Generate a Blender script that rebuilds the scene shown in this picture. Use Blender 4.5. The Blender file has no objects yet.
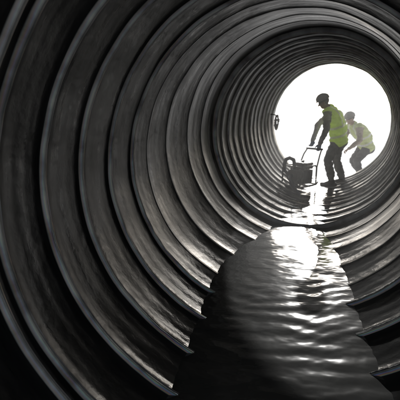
import bpy, bmesh, math, random
import numpy as np
from mathutils import Vector, Matrix, noise
random.seed(4)
scene=bpy.context.scene
COL=scene.collection

# ------------------------------------------------------------ materials
def new_mat(name):
    m=bpy.data.materials.new(name); m.use_nodes=True
    nt=m.node_tree; b=nt.nodes['Principled BSDF']
    return m,nt,b
def simple(name,col,rough=.6,metal=0,var=.25,scale=12,bump=.15,bscale=60,transl=0):
    m,nt,b=new_mat(name)
    tc=nt.nodes.new('ShaderNodeTexCoord')
    n=nt.nodes.new('ShaderNodeTexNoise'); n.inputs['Scale'].default_value=scale; n.inputs['Detail'].default_value=6
    nt.links.new(tc.outputs['Object'],n.inputs['Vector'])
    r=nt.nodes.new('ShaderNodeValToRGB')
    r.color_ramp.elements[0].position=.3; r.color_ramp.elements[1].position=.7
    r.color_ramp.elements[0].color=[c*(1-var) for c in col]+[1]
    r.color_ramp.elements[1].color=[min(1,c*(1+var*.6)) for c in col]+[1]
    nt.links.new(n.outputs['Fac'],r.inputs['Fac']); nt.links.new(r.outputs['Color'],b.inputs['Base Color'])
    b.inputs['Roughness'].default_value=rough; b.inputs['Metallic'].default_value=metal
    n2=nt.nodes.new('ShaderNodeTexNoise'); n2.inputs['Scale'].default_value=bscale; n2.inputs['Detail'].default_value=4
    nt.links.new(tc.outputs['Object'],n2.inputs['Vector'])
    bp=nt.nodes.new('ShaderNodeBump'); bp.inputs['Strength'].default_value=bump; bp.inputs['Distance'].default_value=.01
    nt.links.new(n2.outputs['Fac'],bp.inputs['Height']); nt.links.new(bp.outputs['Normal'],b.inputs['Normal'])
    if transl>0:
        t=nt.nodes.new('ShaderNodeBsdfTranslucent'); nt.links.new(r.outputs['Color'],t.inputs['Color'])
        mx=nt.nodes.new('ShaderNodeMixShader'); mx.inputs[0].default_value=transl
        nt.links.new(b.outputs[0],mx.inputs[1]); nt.links.new(t.outputs[0],mx.inputs[2])
        nt.links.new(mx.outputs[0],nt.nodes['Material Output'].inputs['Surface'])
    return m

def pipe_material():
    m,nt,b=new_mat('corrugated_pipe_wall'); L=nt.links.new; N=nt.nodes.new
    uv=N('ShaderNodeUVMap'); uv.uv_map='UVMap'
    geo=N('ShaderNodeNewGeometry'); sep=N('ShaderNodeSeparateXYZ'); L(geo.outputs['Position'],sep.inputs[0])
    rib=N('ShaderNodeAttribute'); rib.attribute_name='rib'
    mp=N('ShaderNodeMapping'); mp.inputs['Scale'].default_value=(.9,7,1); L(uv.outputs[0],mp.inputs[0])
    n1=N('ShaderNodeTexNoise'); n1.inputs['Scale'].default_value=1.6; n1.inputs['Detail'].default_value=8; n1.inputs['Roughness'].default_value=.65
    L(mp.outputs[0],n1.inputs['Vector'])
    n2=N('ShaderNodeTexNoise'); n2.inputs['Scale'].default_value=5; n2.inputs['Detail'].default_value=8; L(uv.outputs[0],n2.inputs['Vector'])
    r1=N('ShaderNodeValToRGB'); e=r1.color_ramp.elements
    e[0].position=.32; e[0].color=(.009,.0095,.010,1); e[1].position=.72; e[1].color=(.026,.027,.028,1)
    L(n1.outputs['Fac'],r1.inputs[0])
    r2=N('ShaderNodeValToRGB'); e=r2.color_ramp.elements
    e[0].position=.58; e[0].color=(0,0,0,1); e[1].position=.82; e[1].color=(.5,.5,.5,1); L(n2.outputs['Fac'],r2.inputs[0])
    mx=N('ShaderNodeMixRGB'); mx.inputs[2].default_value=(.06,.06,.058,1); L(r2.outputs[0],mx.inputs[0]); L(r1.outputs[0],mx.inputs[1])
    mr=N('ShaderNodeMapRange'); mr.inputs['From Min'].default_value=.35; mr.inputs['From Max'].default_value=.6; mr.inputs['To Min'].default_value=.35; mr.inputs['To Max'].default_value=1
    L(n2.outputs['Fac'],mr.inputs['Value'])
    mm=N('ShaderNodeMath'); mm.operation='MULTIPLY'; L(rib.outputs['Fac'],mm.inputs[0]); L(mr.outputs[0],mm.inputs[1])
    mx2=N('ShaderNodeMixRGB'); mx2.inputs[2].default_value=(.80,.80,.79,1); L(mm.outputs[0],mx2.inputs[0]); L(mx.outputs[0],mx2.inputs[1])  # pale lip colour, raised to paint in the ribs' bright highlight lines
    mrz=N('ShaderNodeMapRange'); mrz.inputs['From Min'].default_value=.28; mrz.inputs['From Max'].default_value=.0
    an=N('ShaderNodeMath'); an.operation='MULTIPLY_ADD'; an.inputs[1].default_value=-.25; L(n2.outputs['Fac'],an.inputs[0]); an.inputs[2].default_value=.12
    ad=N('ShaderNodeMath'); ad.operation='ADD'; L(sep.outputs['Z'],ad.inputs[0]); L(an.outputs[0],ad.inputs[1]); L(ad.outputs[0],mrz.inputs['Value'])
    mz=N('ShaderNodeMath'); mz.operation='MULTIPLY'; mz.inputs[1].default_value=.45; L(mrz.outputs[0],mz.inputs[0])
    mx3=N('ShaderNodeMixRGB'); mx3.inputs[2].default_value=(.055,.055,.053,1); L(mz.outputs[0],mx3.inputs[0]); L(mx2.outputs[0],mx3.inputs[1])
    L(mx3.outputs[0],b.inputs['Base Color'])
    ro=N('ShaderNodeMapRange'); ro.inputs['From Min'].default_value=.3; ro.inputs['From Max'].default_value=.7
    ro.inputs['To Min'].default_value=.20; ro.inputs['To Max'].default_value=.46; L(n1.outputs['Fac'],ro.inputs['Value'])
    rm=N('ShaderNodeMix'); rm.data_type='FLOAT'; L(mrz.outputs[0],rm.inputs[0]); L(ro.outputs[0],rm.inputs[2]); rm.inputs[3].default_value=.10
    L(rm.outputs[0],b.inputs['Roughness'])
    # the dry wall is duller than the wet invert and the rib lips with their painted highlight
    sp=N('ShaderNodeMath'); sp.operation='MAXIMUM'; L(mrz.outputs[0],sp.inputs[0]); L(rib.outputs['Fac'],sp.inputs[1])
    spr=N('ShaderNodeMapRange'); spr.inputs['To Min'].default_value=.20; spr.inputs['To Max'].default_value=.65; L(sp.outputs[0],spr.inputs['Value'])
    L(spr.outputs[0],b.inputs['Specular IOR Level'])
    try:
        tf=N('ShaderNodeMapRange'); tf.inputs['From Min'].default_value=.3; tf.inputs['From Max'].default_value=.7
        tf.inputs['To Min'].default_value=280; tf.inputs['To Max'].default_value=460; L(n2.outputs['Fac'],tf.inputs['Value'])
        tm=N('ShaderNodeMath'); tm.operation='MULTIPLY'; L(tf.outputs[0],tm.inputs[0]); L(rib.outputs['Fac'],tm.inputs[1])
        L(tm.outputs[0],b.inputs['Thin Film Thickness']); b.inputs['Thin Film IOR'].default_value=1.38
    except Exception: pass
    n3=N('ShaderNodeTexNoise'); n3.inputs['Scale'].default_value=14; n3.inputs['Detail'].default_value=8; L(uv.outputs[0],n3.inputs['Vector'])
    bp=N('ShaderNodeBump'); bp.inputs['Strength'].default_value=.3; bp.inputs['Distance'].default_value=.012
    L(n3.outputs['Fac'],bp.inputs['Height']); L(bp.outputs[0],b.inputs['Normal'])
    return m
def water_material():
    m,nt,b=new_mat('murky_water'); L=nt.links.new; N=nt.nodes.new
    b.inputs['Base Color'].default_value=(.055,.056,.055,1); b.inputs['Roughness'].default_value=.09; b.inputs['IOR'].default_value=2.05
    tc=N('ShaderNodeTexCoord')
    mp=N('ShaderNodeMapping'); mp.inputs['Rotation'].default_value=(0,0,.3); mp.inputs['Scale'].default_value=(1,1.4,1); L(tc.outputs['Object'],mp.inputs[0])
    n=N('ShaderNodeTexNoise'); n.inputs['Scale'].default_value=2.8; n.inputs['Detail'].default_value=3; L(mp.outputs[0],n.inputs['Vector'])
    bp=N('ShaderNodeBump'); bp.inputs['Strength'].default_value=.4; bp.inputs['Distance'].default_value=.03
    L(n.outputs['Fac'],bp.inputs['Height']); L(bp.outputs[0],b.inputs['Normal'])
    return m
def ground_material():
    m,nt,b=new_mat('pale_dry_ground'); L=nt.links.new; N=nt.nodes.new
    tc=N('ShaderNodeTexCoord'); n=N('ShaderNodeTexNoise'); n.inputs['Scale'].default_value=.8; n.inputs['Detail'].default_value=12
    L(tc.outputs['Object'],n.inputs['Vector'])
    r=N('ShaderNodeValToRGB'); e=r.color_ramp.elements; e[0].position=.3; e[0].color=(.64,.64,.64,1); e[1].position=.7; e[1].color=(.78,.78,.78,1)
    L(n.outputs[0],r.inputs[0]); L(r.outputs[0],b.inputs['Base Color']); b.inputs['Roughness'].default_value=.85
    bp=N('ShaderNodeBump'); bp.inputs['Strength'].default_value=.4; bp.inputs['Distance'].default_value=.05
    n2=N('ShaderNodeTexNoise'); n2.inputs['Scale'].default_value=9; n2.inputs['Detail'].default_value=10; L(tc.outputs['Object'],n2.inputs['Vector'])
    L(n2.outputs[0],bp.inputs['Height']); L(bp.outputs[0],b.inputs['Normal'])
    return m
M_pipe=pipe_material(); M_water=water_material(); M_ground=ground_material()
M_outer=simple('pipe_outer',(.05,.05,.05),.55)
M_vest=simple('hi_vis_fabric',(.76,.90,.30),.75,var=.12,scale=8,transl=.45)
M_vest2=simple('faded_vest_fabric',(.66,.72,.36),.8,var=.2,scale=8,transl=.2)
M_refl=simple('reflective_tape',(.80,.80,.78),.35,var=.1,transl=.3)
M_shirt=simple('grey_shirt',(.48,.48,.49),.85,transl=.15)
M_shirt2=simple('tan_shirt',(.40,.32,.27),.85)
M_trous=simple('work_trousers',(.20,.20,.19),.9)
M_trous2=simple('dark_trousers',(.07,.07,.075),.9)
M_boot=simple('rubber_boot',(.03,.028,.025),.5)
M_skin=simple('skin',(.42,.26,.19),.5,var=.1)
M_glove=simple('blue_glove',(.08,.18,.38),.7)
M_hat=simple('hard_hat_shell',(.60,.59,.56),.35,var=.1)
M_hat2=simple('grey_hard_hat_shell',(.25,.24,.22),.4,var=.1)
M_hair=simple('dark_hair',(.02,.016,.012),.6)
M_steel=simple('dark_steel',(.07,.07,.07),.4,.6)
M_red=simple('red_paint',(.10,.05,.05),.4)
M_rub=simple('black_rubber',(.02,.02,.02),.7)
M_hose=simple('blue_hose',(.04,.06,.10),.5)
M_rope=simple('dark_rope',(.06,.05,.04),.9)

# ------------------------------------------------------------ pipe
def ss(t): t=max(0,min(1,t)); return t*t*(3-2*t)
YS=-.62; YE=8.15
_ys=np.arange(YS-.1,YE+1.0,.01)
_sl=np.array([.205+.188*ss((y-2.8)/1.2) for y in _ys])
_xs=np.cumsum(_sl)*.01; _xs=_xs-np.interp(0,_ys,_xs)+.035
def cx(y): return float(np.interp(y,_ys,_xs))
def cz(y): return .992+.098*ss((y-3)/1.6)
def frame(y):
    c=Vector((cx(y),y,cz(y))); t=(Vector((cx(y+.02),y+.02,cz(y+.02)))-Vector((cx(y-.02),y-.02,cz(y-.02)))).normalized()
    side=t.cross(Vector((0,0,1))).normalized(); up=side.cross(t)
    return c,side,up,t
R=1.1
ribs=[(-.35,1),(.0,1),(.40,1),(.80,1),(1.20,.9),(1.285,1),(1.60,1),(1.95,1),(2.33,1),(2.72,1.1),(3.05,.2),(3.42,.3),(3.85,.2),(4.22,.25),(4.6,2.3)]
y=4.89
while y<8.1: ribs.append((y,1.15 if random.random()>.35 else .8)); y+=.275+random.uniform(-.02,.02)
prof=[(-.020,0,.0),(-.017,.15,.6),(-.013,.7,1),(-.008,.97,1),(-.003,.86,.6),(.003,.86,.6),(.008,.97,1),(.013,.7,.3),(.017,.15,0),(.020,0,0)]  # last value: painted lip highlight, stronger on the slope facing the camera
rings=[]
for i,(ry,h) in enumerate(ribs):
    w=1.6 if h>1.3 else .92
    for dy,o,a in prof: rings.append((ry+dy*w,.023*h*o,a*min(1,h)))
ry=[r[0] for r in ribs]
edges=[YS]+ry+[YE]
for a,b in zip(edges[:-1],edges[1:]):
    g=b-a
    if g<.15: continue
    n=8
    for k in range(1,n):
        t=k/n; yy=a+.05+(g-.10)*t
        rings.append((yy,-.008*math.sin(math.pi*t)*min(1,g/.35)+.004*math.exp(-((t-.5)/.08)**2),0))
rings.append((YS,0,.3)); rings.append((YE,0,1)); rings.append((YE+.02,-.03,1)); rings.append((YE,-.085,.5))
body=sorted([r for r in rings[:-3]],key=lambda r:r[0])+[rings[-3],rings[-2],rings[-1]]
NA=224
bm=bmesh.new(); rl=bm.verts.layers.float.new('rib'); uvl=bm.loops.layers.uv.new('UVMap')
grid=[]
RW=R+.022
def add_ring(yy,off,a,wob=True):
    c,s,u,t=frame(yy); row=[]
    for k in range(NA):
        th=2*math.pi*k/NA
        d=s*math.cos(th)+u*math.sin(th)
        w=0
        if wob:
            w=.012*noise.noise(Vector((math.cos(th)*1.2,math.sin(th)*1.2,yy*.8)))+ .006*noise.noise(Vector((math.cos(th)*5,math.sin(th)*5,yy*2.5)))
            w+=.003*a*noise.noise(Vector((math.cos(th)*14,math.sin(th)*14,yy*9)))
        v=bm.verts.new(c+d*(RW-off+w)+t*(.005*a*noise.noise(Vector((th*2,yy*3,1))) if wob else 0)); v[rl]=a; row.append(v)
    grid.append((yy,row))
for yy,o,a in body: add_ring(yy,o,a)
yy=YE-.04
while yy>YS:
    add_ring(yy,-.105-.025*math.sin(yy*2*math.pi/.35),0,False); yy-=.06
add_ring(YS,-.09,0,False)
grid.append(grid[0])
nin=len(body)
for i in range(len(grid)-1):
    y0,r0=grid[i]; y1,r1=grid[i+1]
    for k in range(NA):
        k2=(k+1)%NA
        f=bm.faces.new((r0[k],r1[k],r1[k2],r0[k2])); f.smooth=True
        f.material_index=0 if i<nin-1 else 1
        u0=k/NA*6.9; u1=(k+1)/NA*6.9
        for l,(uu,vv) in zip(f.loops,((u0,y0),(u0,y1),(u1,y1),(u1,y0))): l[uvl].uv=(uu,vv)
bmesh.ops.recalc_face_normals(bm,faces=bm.faces)
me=bpy.data.meshes.new('corrugated_pipe'); bm.to_mesh(me); bm.free()
me.materials.append(M_pipe); me.materials.append(M_outer)
pipe=bpy.data.objects.new('corrugated_pipe',me); COL.objects.link(pipe)

# ------------------------------------------------------------ water
bm=bmesh.new(); prev=None; yy=YS+.03; nx=56
rc=[(Vector((cx(3.3),3.35,0)),.15,.0019),(Vector((cx(3.0)-.5,4.4,0)),.10,.0009)]
while yy<YE-.02:
    c,s,u,t=frame(yy); row=[]
    for k in range(nx+1):
        p=Vector((c.x,c.y,0))+Vector((s.x,s.y,0)).normalized()*(-.55+1.10*k/nx)
        z=.0020*noise.noise(Vector((p.x*3,p.y*5,0)))+.0010*noise.noise(Vector((p.x*9,p.y*13,4)))
        near=1-ss((p.y-2.6)/1.0)
        for q,wl,am in rc:
            d=(p-q).length+.09*noise.noise(Vector((p.x*2.5,p.y*2.5,wl*50)))
            env=.55+1.0*noise.noise(Vector((p.x*2.6+5,p.y*2.4,wl*90)))
            z+=am*near*max(0,env)*math.sin(2*math.pi*d/wl)
        row.append(bm.verts.new((p.x,p.y,z)))
    if prev:
        for k in range(nx): bm.faces.new((prev[k],prev[k+1],row[k+1],row[k])).smooth=True
    prev=row; yy+=.016
me=bpy.data.meshes.new('water'); bm.to_mesh(me); bm.free(); me.materials.append(M_water)
water=bpy.data.objects.new('water',me); COL.objects.link(water)

# ------------------------------------------------------------ ground
bm=bmesh.new(); rad=[0,2,4,6,8,10,13,17,25,40,80,200,600,2500]; prev=None; ctr=Vector((2.6,6,0)); NG=48
for i,r in enumerate(rad):
    if i==0: row=[bm.verts.new((ctr.x,ctr.y,-.22))]
    else:
        row=[]
        for k in range(NG):
            th=2*math.pi*k/NG; p=ctr+Vector((math.cos(th)*r,math.sin(th)*r,0))
            z=-.22
            if r>9: z+=.25*noise.noise(Vector((p.x*.12,p.y*.12,0)))*min(1,(r-9)/8)
            row.append(bm.verts.new((p.x,p.y,z)))
    if prev:
        for k in range(NG):
            k2=(k+1)%NG
            if len(prev)==1: bm.faces.new((prev[0],row[k],row[k2]))
            else: bm.faces.new((prev[k],row[k],row[k2],prev[k2]))
    prev=row
for f in bm.faces: f.smooth=True
me=bpy.data.meshes.new('ground'); bm.to_mesh(me); bm.free(); me.materials.append(M_ground)
COL.objects.link(bpy.data.objects.new('ground',me))

# ------------------------------------------------------------ dust haze added around the pipe's far end so the opening glows
bm=bmesh.new(); bmesh.ops.create_cube(bm,size=1,matrix=Matrix.Translation((2.6,6.2,1.1))@Matrix.Diagonal((5.0,7.6,2.6,1)))
me=bpy.data.meshes.new('added_glow_haze'); bm.to_mesh(me); bm.free()
mv=bpy.data.materials.new('added_glow_dust'); mv.use_nodes=True; nt=mv.node_tree; nt.nodes.remove(nt.nodes['Principled BSDF'])
vs=nt.nodes.new('ShaderNodeVolumeScatter'); vs.inputs['Color'].default_value=(.95,.95,.95,1); vs.inputs['Density'].default_value=.015; vs.inputs['Anisotropy'].default_value=.6
nt.links.new(vs.outputs[0],nt.nodes['Material Output'].inputs['Volume']); me.materials.append(mv)
COL.objects.link(bpy.data.objects.new('added_glow_haze',me))

# ------------------------------------------------------------ mesh builder
class B:
    def __init__(s,name,mats): s.name=name; s.mats=mats; s.bm=bmesh.new()
    def mi(s,m):
        if m not in s.mats: s.mats.append(m)
        return s.mats.index(m)
    def tube(s,pts,r,m,n=10,closed=False,r_end=None):
        pts=[Vector(p) for p in pts]; rows=[]; N=len(pts); ref=None
        for i,p in enumerate(pts):
            if closed: t=(pts[(i+1)%N]-pts[i-1]).normalized()
            else: t=(pts[min(i+1,N-1)]-pts[max(i-1,0)]).normalized()
            if ref is None: ref=t.orthogonal().normalized()
            a=(ref-t*ref.dot(t)).normalized(); ref=a; b=t.cross(a)
            rr=r if r_end is None else r+(r_end-r)*i/(N-1)
            rows.append([s.bm.verts.new(p+a*math.cos(2*math.pi*k/n)*rr+b*math.sin(2*math.pi*k/n)*rr) for k in range(n)])
        idx=s.mi(m)
        rng=range(N) if closed else range(N-1)
        for i in rng:
            for k in range(n):
                f=s.bm.faces.new((rows[i][k],rows[i][(k+1)%n],rows[(i+1)%N][(k+1)%n],rows[(i+1)%N][k])); f.smooth=True; f.material_index=idx
        if not closed:
            for row in (rows[0][::-1],rows[-1]): s.bm.faces.new(row).material_index=idx
    def box(s,c,size,m,rot=None,bev=.01):
        Mx=Matrix.Translation(Vector(c))@((rot or Matrix.Identity(3)).to_4x4())@Matrix.Diagonal((*size,1))
        tmp=bmesh.new(); bmesh.ops.create_cube(tmp,size=1,matrix=Mx)
        bmesh.ops.bevel(tmp,geom=tmp.edges[:],offset=bev,segments=2,affect='EDGES',profile=.5)
        idx=s.mi(m)
        for f in tmp.faces: f.material_index=idx
        t=bpy.data.meshes.new('t'); tmp.to_mesh(t); tmp.free(); s.bm.from_mesh(t); bpy.data.meshes.remove(t)
    def done(s,parent=None,mat=None):
        bmesh.ops.recalc_face_normals(s.bm,faces=s.bm.faces)
        me=bpy.data.meshes.new(s.name); s.bm.to_mesh(me); s.bm.free()
        for m in s.mats: me.materials.append(m)
        o=bpy.data.objects.new(s.name,me); COL.objects.link(o)
        if mat is not None: o.matrix_world=mat
        if parent: o.parent=parent
        return o

# ------------------------------------------------------------ people
def capsule_mesh(bm,p0,p1,r0,r1):
    t=bmesh.new()
    for p,r in ((p0,r0),(p1,r1)): bmesh.ops.create_uvsphere(t,u_segments=14,v_segments=9,radius=r,matrix=Matrix.Translation(p))
    pts=[v.co.copy() for v in t.verts]; t.free()
    h=bmesh.new()
    for p in pts: h.verts.new(p)
    bmesh.ops.convex_hull(h,input=h.verts[:])
    bmesh.ops.delete(h,geom=[v for v in h.verts if not v.link_faces],context='VERTS')
    m=bpy.data.meshes.new('t'); h.to_mesh(m); h.free(); bm.from_mesh(m); bpy.data.meshes.remove(m)

def person(name,J,origin,heading,mats):
    prims=[]
    V=Vector
    def cap(a,b,r0,r1,m): prims.append((V(a),V(b),r0,r1,m))
    pel,chest,neck,head=V(J['pelvis']),V(J['chest']),V(J['neck']),V(J['head'])
    side=V((0,1,0))
    sp=[pel,pel.lerp(chest,.5)+V(J.get('bow',(-.03,0,0))),chest,neck]
    N=12
    for i in range(N+1):
        t=i/N
        if t<.5: p=sp[0].lerp(sp[1],t*2)
        else: p=sp[1].lerp(sp[2],t*2-1)
        w=np.interp(t,[0,.25,.55,.85,1],[.09,.085,.095,.115,.11]); r=np.interp(t,[0,.25,.55,.85,1],[.125,.12,.125,.125,.112])
        cap(p-side*w,p+side*w,r,r,'vest')
    ud=(pel-chest).normalized()
    cap(pel+ud*.05-side*.085,pel+ud*.05+side*.085,.128,.128,'vest')
    for sgn,k in ((1,'L'),(-1,'R')):
        sh=V(J['sh'+k]); el=V(J['el'+k]); wr=V(J['wr'+k])
        cap(chest.lerp(neck,.35)+side*sgn*.03,sh,.10,.078,'vest')
        cap(sh,sh.lerp(el,.3),.078,.068,'shirt')
        cap(sh.lerp(el,.3),el,.068,.055,'shirt')
        cap(el,wr,.055,.040,'shirt')
        hd=(V(J['grip'+k])-wr).normalized()
        across=hd.cross(V((0,0,1))); across=across.normalized() if across.length>.1 else V((0,1,0))
        if 'across' in J: across=(V(J['across'])-hd*V(J['across']).dot(hd)).normalized()
        pn=across.cross(hd).normalized()
        for q in (-.026,-.009,.009,.026): cap(wr+hd*.02+across*q*.6,wr+hd*.085+across*q,.017,.015,'glove')
        for q,ln in zip((-.03,-.011,.011,.03),(.026,.033,.035,.03)):
            a=wr+hd*.085+across*q; b=a+hd*ln*.9-pn*.008; c=b+hd*ln*.35-pn*ln*.75; d=c-hd*ln*.45-pn*ln*.5
            cap(a,b,.011,.0105,'glove'); cap(b,c,.0105,.01,'glove'); cap(c,d,.01,.009,'glove')
        s2=-sgn
        a=wr+hd*.03+across*.026*s2; b=a+hd*.03+across*.028*s2-pn*.01; c=b+hd*.028+across*.004*s2-pn*.02
        cap(a,b,.014,.012,'glove'); cap(b,c,.012,.010,'glove')
        hp=pel+side*sgn*.095+V((0,0,-.04)); kn=V(J['kn'+k]); an=V(J['an'+k]); toe=V(J['toe'+k])
        cap(hp,kn,.105,.075,'trouser')
        cap(kn,kn.lerp(an,.35),.074,.075,'trouser'); cap(kn.lerp(an,.35),an.lerp(kn,.18),.075,.064,'trouser')
        cap(an.lerp(kn,.25),an,.05,.047,'boot')
        fd=(toe-an); fd.z=0; fd.normalize(); heel=an-fd*.05
        cap(V((heel.x,heel.y,an.z-.045)),V((toe.x,toe.y,toe.z+.005)),.042,.034,'boot')
        cap(an,V((toe.x,toe.y,toe.z+.01))-fd*.07,.046,.040,'boot')
    cap(chest.lerp(neck,.6),neck,.085,.06,'vest'); cap(neck,head-V((0,0,.06)),.056,.052,'skin')
    hf=V(J['face']).normalized(); hu=V((0,0,1))-hf*hf.z; hu.normalize(); hs=hu.cross(hf)
    cap(head-hf*.02+hu*.025,head+hf*.015+hu*.03,.085,.078,'hair')
    cap(head+hf*.02-hu*.0,head+hf*.035-hu*.07,.07,.042,'skin')
    cap(head-hs*.03-hu*.02+hf*.02,head+hs*.03-hu*.02+hf*.02,.05,.05,'skin')
    cap(head+hf*.085+hu*.005,head+hf*.105-hu*.028,.009,.014,'skin')
    cap(head+hf*.072-hu*.055-hs*.018,head+hf*.072-hu*.055+hs*.018,.010,.010,'skin')
    cap(head+hf*.078+hu*.02-hs*.028,head+hf*.078+hu*.02+hs*.028,.012,.012,'skin')
    for sg in (-1,1):
        cap(head+hs*sg*.078-hu*.005,head+hs*sg*.08-hu*.035,.013,.010,'skin')
    bm=bmesh.new()
    for p0,p1,r0,r1,m in prims: capsule_mesh(bm,p0,p1,r0,r1)
    me=bpy.data.meshes.new('raw'); bm.to_mesh(me); bm.free()
    ob=bpy.data.objects.new('raw',me); COL.objects.link(ob)
    rm=ob.modifiers.new('r','REMESH'); rm.mode='VOXEL'; rm.voxel_size=.0075
    sm=ob.modifiers.new('s','SMOOTH'); sm.factor=.5; sm.iterations=4
    dg=bpy.context.evaluated_depsgraph_get(); dg.update()
    out=bpy.data.meshes.new_from_object(ob.evaluated_get(dg))
    bpy.data.objects.remove(ob)
    nP=len(out.polygons); C=np.zeros(nP*3); out.polygons.foreach_get('center',C); C=C.reshape(-1,3)
    nV=len(out.vertices); VC=np.zeros(nV*3); out.vertices.foreach_get('co',VC); VC=VC.reshape(-1,3)
    def nearest(Pts):
        best=np.full(len(Pts),1e9); bi=np.zeros(len(Pts),int)
        for i,(p0,p1,r0,r1,m) in enumerate(prims):
            a=np.array(p0); d=np.array(p1)-a; L2=max(1e-9,d@d)
            t=np.clip((Pts-a)@d/L2,0,1); q=np.linalg.norm(Pts-(a+t[:,None]*d),axis=1)-(r0+(r1-r0)*t)
            k=q<best; best[k]=q[k]; bi[k]=i
        return bi
    order=['vest','refl','shirt','trouser','boot','skin','glove','hair']
    bi=nearest(C); names=[p[4] for p in prims]
    idx=np.array([order.index(names[i]) for i in bi])
    ax=np.array(chest-pel); L=np.linalg.norm(ax); ax/=L
    t=(C-np.array(pel))@ax/L
    idx[(idx==0)&(t<-.26)]=3
    isv=idx==0
    band=((t>.12)&(t<.22))|((t>.50)&(t<.60))
    lat=np.abs(C[:,1]-(pel.y+t*(chest.y-pel.y))); vert=(lat>.085)&(lat<.13)&(t>.60)
    idx[isv&(band|vert)]=1
    out.polygons.foreach_set('material_index',idx.astype(np.int32))
    for k in order: out.materials.append(mats[k])
    out.polygons.foreach_set('use_smooth',np.ones(nP,bool))
    vi=nearest(VC); no=[v.normal.copy() for v in out.vertices]
    Rm=Matrix.Rotation(heading,3,'Z'); O=V(origin)
    for i,v in enumerate(out.vertices):
        m=names[vi[i]]; co=V(VC[i])
        if m in('vest','shirt','trouser'):
            q=noise.noise(V((co.x*9,co.y*9,co.z*20)))*.016+noise.noise(V((co.x*24,co.y*24,co.z*40)))*.007
            if m=='vest': q+=.010
            co=co+no[i]*q
        v.co=O+Rm@co
    out.name=name
    o=bpy.data.objects.new(name,out); COL.objects.link(o)
    h=bmesh.new(); rows=[]; prof=[(.0,.112),(.03,.110),(.06,.100),(.085,.075),(.102,.05),(.108,.024)]
    n=40; hp=head+hu*.045-hf*.002
    for z,r in [(-.004,'brim'),(.002,'in')]+prof:
        row=[]
        for k in range(n):
            th=2*math.pi*k/n; c_,s_=math.cos(th),math.sin(th); zz=z
            if r=='brim': rr=.124+.035*max(0,c_)**2; zz=z-.006*max(0,c_)
            elif r=='in': rr=.116
            else: rr=r
            ridge=.006*math.exp(-(s_*rr/.012)**2) if r not in('brim','in') else 0
            row.append(h.verts.new(O+Rm@(hp+hf*(c_*rr*1.08)+hs*(s_*rr*.93)+hu*(zz+ridge))))
        rows.append(row)
    top=h.verts.new(O+Rm@(hp+hu*.118))
    for a,b in zip(rows[:-1],rows[1:]):
        for k in range(n): h.faces.new((a[k],a[(k+1)%n],b[(k+1)%n],b[k])).smooth=True
    for k in range(n): h.faces.new((rows[-1][k],rows[-1][(k+1)%n],top)).smooth=True
    mh=bpy.data.meshes.new('hard_hat'); h.to_mesh(mh); h.free(); mh.materials.append(mats['hat'])
    ho=bpy.data.objects.new('hard_hat',mh); COL.objects.link(ho); ho.parent=o
    md=ho.modifiers.new('t','SOLIDIFY'); md.thickness=.003
    return o

m1=dict(vest=M_vest,refl=M_refl,shirt=M_shirt,trouser=M_trous,boot=M_boot,skin=M_skin,glove=M_glove,hair=M_hair,hat=M_hat)
m2=dict(m1); m2['shirt']=M_shirt2; m2['trouser']=M_trous2; m2['glove']=M_skin; m2['vest']=M_vest2; m2['hat']=M_hat2
J1=dict(pelvis=(-.04,-.02,.87),chest=(.05,.06,1.275),neck=(.12,.11,1.42),head=(.21,.18,1.51),face=(1,.35,-.45),across=(-.096,.027,0),
 shL=(.11,.25,1.335),elL=(.07,.38,1.06),wrL=(.17,.36,.80),gripL=(.19,.36,.69),
 shR=(.14,-.12,1.335),elR=(.33,.05,1.11),wrR=(.34,.25,.84),gripR=(.34,.32,.72),
 knL=(.08,.14,.485),anL=(-.03,.15,.10),toeL=(.15,.18,.045),
 knR=(.01,-.13,.475),anR=(-.14,-.14,.11),toeR=(.04,-.17,.055))
person('construction_worker',J1,(2.46,7.3,-.03),math.radians(146),m1)
J2=dict(pelvis=(-.16,0,.80),chest=(.06,0,1.15),neck=(.16,0,1.28),head=(.25,0,1.38),face=(1,.1,-.3),bow=(-.05,0,.02),
 shL=(.13,.2,1.21),elL=(.14,.28,.93),wrL=(.32,.2,.76),gripL=(.42,.15,.69),
 shR=(.13,-.2,1.21),elR=(.20,-.28,.94),wrR=(.38,-.18,.78),gripR=(.47,-.13,.71),
 knL=(.10,.15,.48),anL=(-.06,.16,.09),toeL=(.12,.19,.035),
 knR=(.03,-.15,.46),anR=(-.24,-.16,.11),toeR=(-.06,-.18,.035))
person('construction_worker.001',J2,(3.47,8.8,-.22),math.radians(188),m2)

# ------------------------------------------------------------ portable pump on a skid frame
pb=B('portable_pump',[])
w,l,hh=.18,.24,.36
for sx in (-1,1):
    pts=[(sx*w,-l-.06,.06),(sx*w,-l,.02),(sx*w,l,.02),(sx*w,l+.06,.06)]
    pb.tube(pts,.018,M_steel)
    pts=[(sx*w,-l,.02),(sx*w,-l,hh-.04),(sx*w,-l+.04,hh),(sx*w,l-.04,hh),(sx*w,l,hh-.04),(sx*w,l,.02)]
    pb.tube(pts,.014,M_steel)
    pb.tube([(sx*w,l,hh-.05),(sx*w*.9,l+.10,.52),(sx*w*.8,l+.18,.62)],.012,M_steel)
for yy_,zz_ in ((-l,.03),(l,.03),(-l+.04,hh),(l-.04,hh)): pb.tube([(-w,yy_,zz_),(w,yy_,zz_)],.013,M_steel)
pb.tube([(-w*.9,l+.18,.62),(w*.9,l+.18,.62)],.016,M_rub)
pb.box((0,.06,.17),(.28,.28,.24),M_steel,bev=.02)
for k in range(7): pb.box((0,.06+(-.09+.03*k),.20),(.30,.008,.15),M_steel,bev=.002)
pb.box((0,.08,.355),(.28,.26,.12),M_red,bev=.03)
pb.tube([(.0,.08,.40),(.0,.08,.44)],.03,M_rub,14)
pb.tube([(.13,-.06,.30),(.13,-.06,.40),(.13,-.06,.42)],.05,M_rub,16)
pb.tube([(-.15,.0,.28),(-.15,.16,.28)],.045,M_steel,16)
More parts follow.
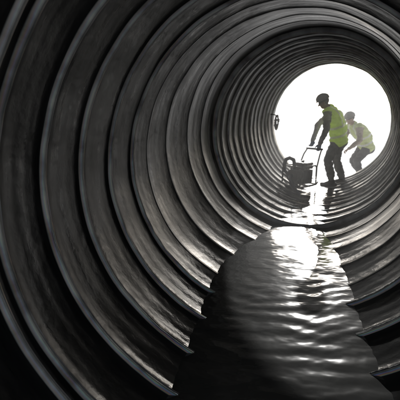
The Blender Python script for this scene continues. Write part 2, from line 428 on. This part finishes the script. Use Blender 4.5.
pb.tube([(0,-.22,.20),(0,-.20,.20),(0,-.10,.20),(0,-.06,.20)],.115,M_steel,24)
pb.tube([(0,-.16,.30),(0,-.16,.40),(-.02,-.17,.47),(-.08,-.19,.50),(-.15,-.2,.47),(-.20,-.18,.38),(-.23,-.12,.26),(-.23,0,.18),(-.23,.10,.12)],.032,M_hose,14)
pb.tube([(0,-.22,.20),(0,-.27,.20),(.06,-.34,.15),(.14,-.40,.09),(.24,-.44,.0),(.34,-.46,-.07)],.034,M_hose,14)
pb.done(mat=Matrix.Translation((1.73,6.88,.05))@Matrix.Rotation(math.radians(-48),4,'Z'))

# ------------------------------------------------------------ hanging rope coil on the mouth rim
rb=B('rope_coil',[])
c0=Vector((cx(8.0)-1.1+.10,8.18,1.14))
for q in range(5):
    rx=.022+.003*q; rz=.10+.010*q
    rb.tube([c0+Vector((rx*math.cos(a)+.006*random.uniform(-1,1),(q-2.0)*.016+.01*math.sin(3*a+q),rz*math.sin(a)-.012*q+.006*random.uniform(-1,1))) for a in [2*math.pi*i/30 for i in range(30)]],.012,M_rope,8,True)
rb.tube([c0+Vector((.03,-.06,.0)),c0+Vector((.045,-.0,.02)),c0+Vector((.03,.06,.02)),c0+Vector((-.03,.05,.01)),c0+Vector((-.045,.0,.0)),c0+Vector((-.03,-.06,.0)),c0+Vector((.03,-.065,-.01)),c0+Vector((.045,0,-.02))],.012,M_rope)
rb.tube([c0+Vector((.01,0,.06)),c0+Vector((-.01,0,.09)),c0+Vector((-.04,.01,.11)),c0+Vector((-.14,.03,.12))],.011,M_steel)
rb.done()

# ------------------------------------------------------------ light
EL=math.radians(18); AZ=math.radians(16.5)
sd=Vector((math.sin(AZ)*math.cos(EL),math.cos(AZ)*math.cos(EL),math.sin(EL)))
W=bpy.data.worlds.new('World'); scene.world=W; W.use_nodes=True
nt=W.node_tree; bg=nt.nodes['Background']; sky=nt.nodes.new('ShaderNodeTexSky'); sky.sky_type='NISHITA'; sky.sun_disc=False
sky.sun_elevation=EL; sky.sun_rotation=AZ; sky.dust_density=2.5; sky.air_density=1.0
hs_=nt.nodes.new('ShaderNodeHueSaturation'); hs_.inputs['Saturation'].default_value=.35
nt.links.new(sky.outputs[0],hs_.inputs['Color']); nt.links.new(hs_.outputs[0],bg.inputs['Color']); bg.inputs['Strength'].default_value=.15
sl=bpy.data.lights.new('sun','SUN'); sl.energy=5; sl.angle=math.radians(.6); sl.color=(1,.985,.96)
so=bpy.data.objects.new('sun',sl); so.rotation_euler=sd.to_track_quat('Z','Y').to_euler(); so.location=(3,12,6); COL.objects.link(so)

# ------------------------------------------------------------ camera
cd=bpy.data.cameras.new('camera'); cd.sensor_width=36; cd.lens=36; cd.clip_start=.02; cd.clip_end=6000
cd.dof.use_dof=True; cd.dof.focus_distance=2.6; cd.dof.aperture_fstop=4.5
co=bpy.data.objects.new('camera',cd); co.location=(0,0,1.36); co.rotation_euler=(math.radians(90-12.8),0,0); COL.objects.link(co)
scene.camera=co
scene.view_settings.view_transform='Standard'
try: scene.view_settings.look='None'
except: pass
scene.view_settings.exposure=0
